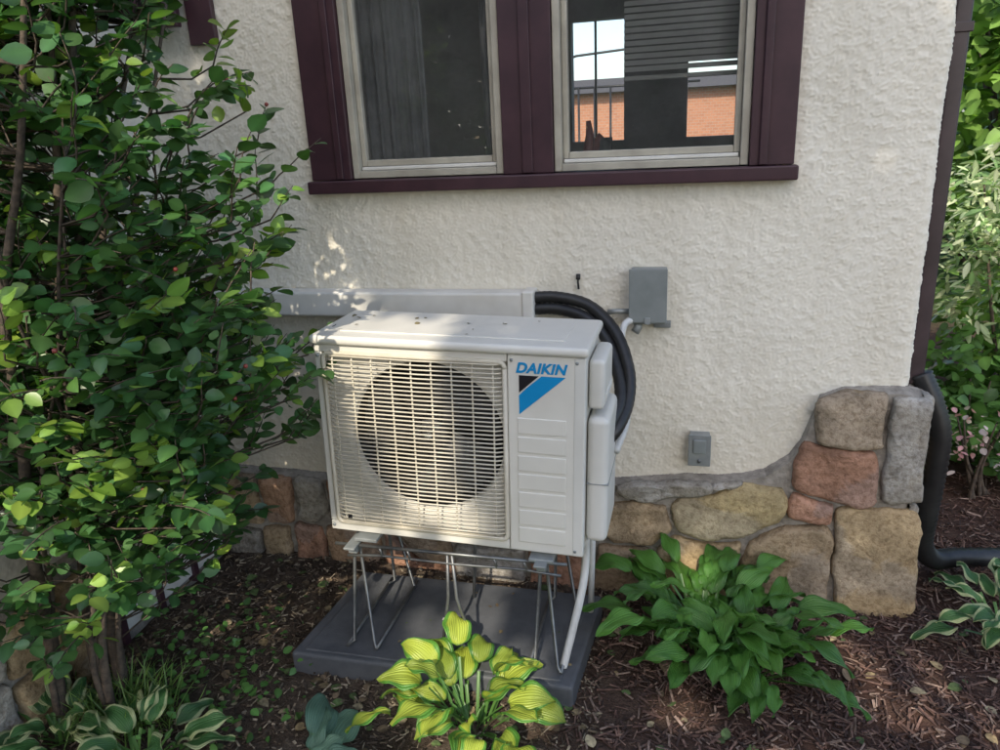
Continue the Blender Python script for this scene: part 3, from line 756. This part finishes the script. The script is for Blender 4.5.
def chips(name,n,region,lr,wr,colf,mat,dens=None,lift=.004):
    V=np.zeros((n,8,3));C=np.zeros((n,8,3))
    for k in range(n):
        while True:
            x=random.uniform(region[0],region[1]);y=random.uniform(region[2],region[3])
            if dens is None or random.random()<dens(x,y): break
        yaw=random.uniform(0,math.pi*2); l=random.uniform(*lr)*random.choice([.5,1,1,1.5]); w=random.uniform(*wr); th=random.uniform(.0015,.004)
        pit=random.gauss(0,.28); rl=random.gauss(0,.4)
        M=Matrix.Translation((x,y,gz(x,y)+lift+random.uniform(0,.010)))@Matrix.Rotation(yaw,4,'Z')@Matrix.Rotation(pit,4,'Y')@Matrix.Rotation(rl,4,'X')
        i=0; c=colf()
        for a in (-.5,.5):
            for b,zz in ((-.5,-.5),(.5,-.5),(.5,.5),(-.5,.5)):
                j=random.uniform(.6,1)
                V[k,i]=M@Vector((a*l,b*w*j,zz*th)); C[k,i]=c; i+=1
    Qb=np.array([(0,1,2,3),(4,7,6,5),(0,4,5,1),(1,5,6,2),(2,6,7,3),(3,7,4,0)])
    Q=(np.arange(n)[:,None,None]*8+Qb[None]).reshape(-1,4)
    return fastmesh(name,V.reshape(-1,3),Q,mat,None,False,C.reshape(-1,3))
def cm():
    b=random.choice([(.13,.072,.053),(.095,.053,.042),(.17,.105,.078),(.06,.036,.030),(.14,.082,.062),(.27,.19,.15)])
    k=random.uniform(.6,1.3); return [x*k for x in b]
def dmul(x,y):
    if y>2.66 and x<.80: return 0
    return min(1,max(0,(x+.42)/.35))*(1 if y<3.3 else .5)
chips('wood_mulch',15000,(-.4,2.3,1.45,4.0),(.018,.055),(.003,.009),cm,M_chip,dmul)
def cl():
    b=random.choice([(.12,.085,.06),(.18,.135,.09),(.07,.05,.036),(.10,.075,.055),(.34,.28,.20)])
    k=random.uniform(.6,1.3); return [x*k for x in b]
chips('soil_debris',6500,(-2.05,-.25,1.35,2.66),(.008,.032),(.003,.009),cl,M_chip,None,.002)
pos=[];dirs=[];size=[];cols=[]
for k in range(560):
    x=random.uniform(-2.0,1.2);y=random.uniform(1.5,2.62)
    inpad=-1.33<x<-.31 and 1.95<y<2.47
    if inpad and random.random()<.80: continue
    if x>-.2 and random.random()<.6: continue
    pos.append((x,y,(PZ+.008 if inpad else gz(x,y)+.010))); dirs.append((random.uniform(-1,1),random.uniform(-1,1),random.uniform(-.05,.2)))
    size.append(random.uniform(.02,.05)*(.4 if inpad else 1)); cols.append(np.array(random.choice([(.08,.12,.04),(.20,.15,.08),(.14,.10,.06),(.28,.23,.14)]))*random.uniform(.7,1.2))
for k in range(12):
    x=random.uniform(-1.12,-.4); pos.append((x,random.uniform(2.1,2.34),1.199-(x+.74)*.028)); dirs.append((random.uniform(-1,1),random.uniform(-1,1),.03)); size.append(random.uniform(.008,.022)); cols.append(np.array((.16,.13,.06)))
leaves('fallen_leaves',pos,dirs,size,cols,M_litter,OV,None,.15)

def cloud(name,center,rad,n,sz,colf,mat,tmpl=OV,clump=2.0,thr=-.15,trunk=True,shell=.35,stemsn=5,gaps=None):
    e=empty(name); cxx=Vector(center)
    P=[];D=[];S_=[];C=[]
    k=0
    while k<n:
        v=Vector((random.gauss(0,1),random.gauss(0,1),random.gauss(0,1))).normalized()*(random.random()**shell)
        q=Vector((v.x*rad[0],v.y*rad[1],v.z*rad[2]))+cxx
        if q.z<.03: continue
        nz_=noise.noise(Vector((q.x,q.y,q.z))*clump)
        if nz_<thr: continue
        if gaps and gaps(q): k+=.2; continue
        k+=1
        P.append(q);D.append((v.x+random.uniform(-1,1),v.y+random.uniform(-1,1),random.uniform(-.9,.5)));S_.append(random.uniform(*sz));C.append(np.array(colf())*(1+nz_*.8))
    leaves('foliage',[tuple(p) for p in P],D,S_,C,mat,tmpl,e)
    if trunk:
        ps=[]
        for i in range(stemsn):
            a=random.uniform(0,6.28); ps.append((smoothpath([(center[0]+.03*i,center[1]+.02*i,-.05),(center[0]+rad[0]*.15*math.cos(a),center[1]+rad[1]*.15*math.sin(a),center[2]*.5),(center[0]+rad[0]*.5*math.cos(a),center[1]+rad[1]*.5*math.sin(a),center[2]+rad[2]*.5)],6),(lambda r:lambda t:r*(1-.75*t))(max(.012,rad[2]*.03))))
        tubes('trunk',ps,M_bark,e,8)
    return e
g1=lambda:tuple(np.array((.12,.21,.045))*random.uniform(.6,1.4))
g2=lambda:tuple(np.array((.07,.15,.038))*random.uniform(.6,1.5))
pale=lambda:tuple(np.array(random.choice([(.34,.42,.24),(.16,.27,.10),(.46,.50,.34)]))*random.uniform(.7,1.2))
pink=lambda:tuple(np.array(random.choice([(.62,.35,.38),(.6,.5,.48)]))*random.uniform(.8,1.2))
cloud('dappled_dogwood_shrub',(1.62,4.3,1.15),(.50,.5,.55),2600,(.05,.09),pale,M_paleleaf,NA,3,-.12,True,.5,7)
cloud('understory_shrub',(1.45,4.15,.30),(.55,.45,.42),1300,(.05,.09),g2,M_leaf,OV,3,-.1,True,.5)
cloud('flowering_perennial',(1.33,3.72,.30),(.22,.18,.20),90,(.025,.045),pink,M_paleleaf,OV,3,-.5,True,.5)
cloud('understory_shrub.001',(2.3,5.2,.6),(.8,.5,.7),1800,(.07,.12),g1,M_leaf,OV,3,-.1,True,.5)
cloud('maple_tree',(2.9,8.0,2.3),(1.6,1.3,1.7),5200,(.12,.2),g1,M_treeleaf,OV,1.2,-.12,True,.45,3)
cloud('maple_tree.001',(4.7,13,3.6),(2.5,2,3.4),4000,(.2,.32),g2,M_shade,OV,.8,-.15,True,.45,3)
cloud('hedge',(3.2,10.2,.8),(2.6,.7,1.0),2500,(.10,.16),g2,M_shade,OV,1.2,-.2,True,.4,5)
nb=empty('brick_house')
box('walls',-9,2.6,19,25,0,2.55,M_brick,nb); 
mesh('roof',[(-9.3,18.7,2.52),(2.9,18.7,2.52),(2.9,25.3,2.52),(-9.3,25.3,2.52),(-6.5,22,3.0),(0,22,3.0)],[(0,1,5,4),(1,2,5),(2,3,4,5),(3,0,4),(0,3,2,1)],M_roof,nb)
box('door',-6.4,-5.5,18.95,18.99,.02,2.0,M_white,nb)
rl=empty('iron_railing')
rr_=[]
for k in range(9):
    x=-1.5+k*.16; rr_.append(([(x,8.0,.0),(x,8.0,2.15)],.012))
rr_.append(([(-1.7,8.0,2.15),(.0,8.0,2.15)],.012)); rr_.append(([(-1.7,8,2.3),(-1.2,8,2.45),(-.7,8,2.48),(-.2,8,2.3)],.012))
tubes('bars',rr_,M_black,rl,6)
for i,(x,y,h,rx) in enumerate(((-9.5,-15,4.2,4.0),(-3.8,-16,4.6,4.2),(1.8,-15.5,4.0,3.6))):  # unseen trees added behind the camera to darken the window reflections
    cloud('added_reflection_tree' if i==0 else f'added_reflection_tree.{i:03d}',(x,y,h*.85),(rx,1.8,h),3600,(.5,.75),g2,M_shade,DI,.5,-.9,True,.4,3)

# unseen shade tree toward the sun; leaves cleared along sun rays to place dapples
S3=Vector((.06,-.78,.62)).normalized()
tg=[((-.95,2.05,1.14),.15),((-.88,2.05,1.08),.17),((-.85,2.05,.95),.14),((-.80,2.05,.82),.12),((-.76,2.05,.69),.11),((-.71,2.05,.56),.10),
((-.88,2.12,1.2),.14),((-.78,2.25,1.2),.12),((-.55,2.2,1.2),.08),((-1.72,2.44,0),.19),((-1.5,2.35,0),.12),((-.84,2.16,.08),.11),((-1.15,2.58,0),.12),((-.62,1.78,.22),.22),((-.80,1.75,.2),.14),((-.5,1.75,.2),.13),((-.02,2.02,0),.11),((.55,2.4,0),.11),((.35,1.8,0),.10),((.75,2.2,0),.12),((.05,2.3,.35),.12),
((-1.2,1.7,1.85),.17),((-1.15,1.6,1.5),.14),((-1.5,1.5,1.2),.14),((-1.6,1.6,1.9),.19),((-1.3,1.6,.85),.11),((-1.9,2.1,.9),.17),((-1.1,2.0,1.3),.10),((-1.7,1.6,1.5),.14),((-1.35,1.7,2.1),.14)]
tgp=[(Vector(a),r) for a,r in tg]
def gap(q):
    for a,r in tgp:
        d=q-a; t=d.dot(S3)
        if t>0 and (d-S3*t).length<r+.07: return True
    return False
C0=Vector((-.55,2.1,1.0))+S3*7.5
cloud('shade_tree',tuple(C0),(2.6,1.5,2.1),10500,(.16,.25),lambda:tuple(np.array((.08,.15,.04))*random.uniform(.6,1.4)),M_shade,DI,.6,-.9,True,.42,3,gaps=gap)

# ------------------------------------------------------------------ light
w=bpy.data.worlds.new('World'); scene.world=w; w.use_nodes=True
nt=w.node_tree; bg=nt.nodes['Background']; sky=nt.nodes.new('ShaderNodeTexSky'); sky.sky_type='NISHITA'; sky.sun_disc=False
el=math.asin(S3.z); sky.sun_elevation=el; sky.sun_rotation=math.atan2(S3.x,S3.y)
sky.air_density=1.0; sky.dust_density=1.8; sky.ozone_density=.8
nt.links.new(sky.outputs[0],bg.inputs[0]); bg.inputs[1].default_value=.335
sl=bpy.data.lights.new('sun','SUN'); sl.energy=5; sl.angle=math.radians(.53); sl.color=(1,.90,.74)
so=bpy.data.objects.new('sun',sl); link(so); so.rotation_euler=S3.to_track_quat('Z','Y').to_euler()

# ------------------------------------------------------------------ camera
p,phi,r=math.radians(18),math.radians(15),0.05
f=Vector((-math.sin(phi)*math.cos(p),math.cos(phi)*math.cos(p),-math.sin(p)))
r0=Vector((math.cos(phi),math.sin(phi),0)); u0=r0.cross(f)
Rr=r0*math.cos(r)-u0*math.sin(r); Uu=u0*math.cos(r)+r0*math.sin(r)
cam=bpy.data.cameras.new('camera'); cam.sensor_width=36; cam.lens=27; cam.clip_start=.02; cam.clip_end=400
co=bpy.data.objects.new('camera',cam); link(co)
M=Matrix((Rr,Uu,-f)).transposed().to_4x4(); M.translation=Vector((0,0,H)); co.matrix_world=M
scene.camera=co
scene.view_settings.view_transform='Standard'; scene.view_settings.look='None'; scene.view_settings.exposure=0
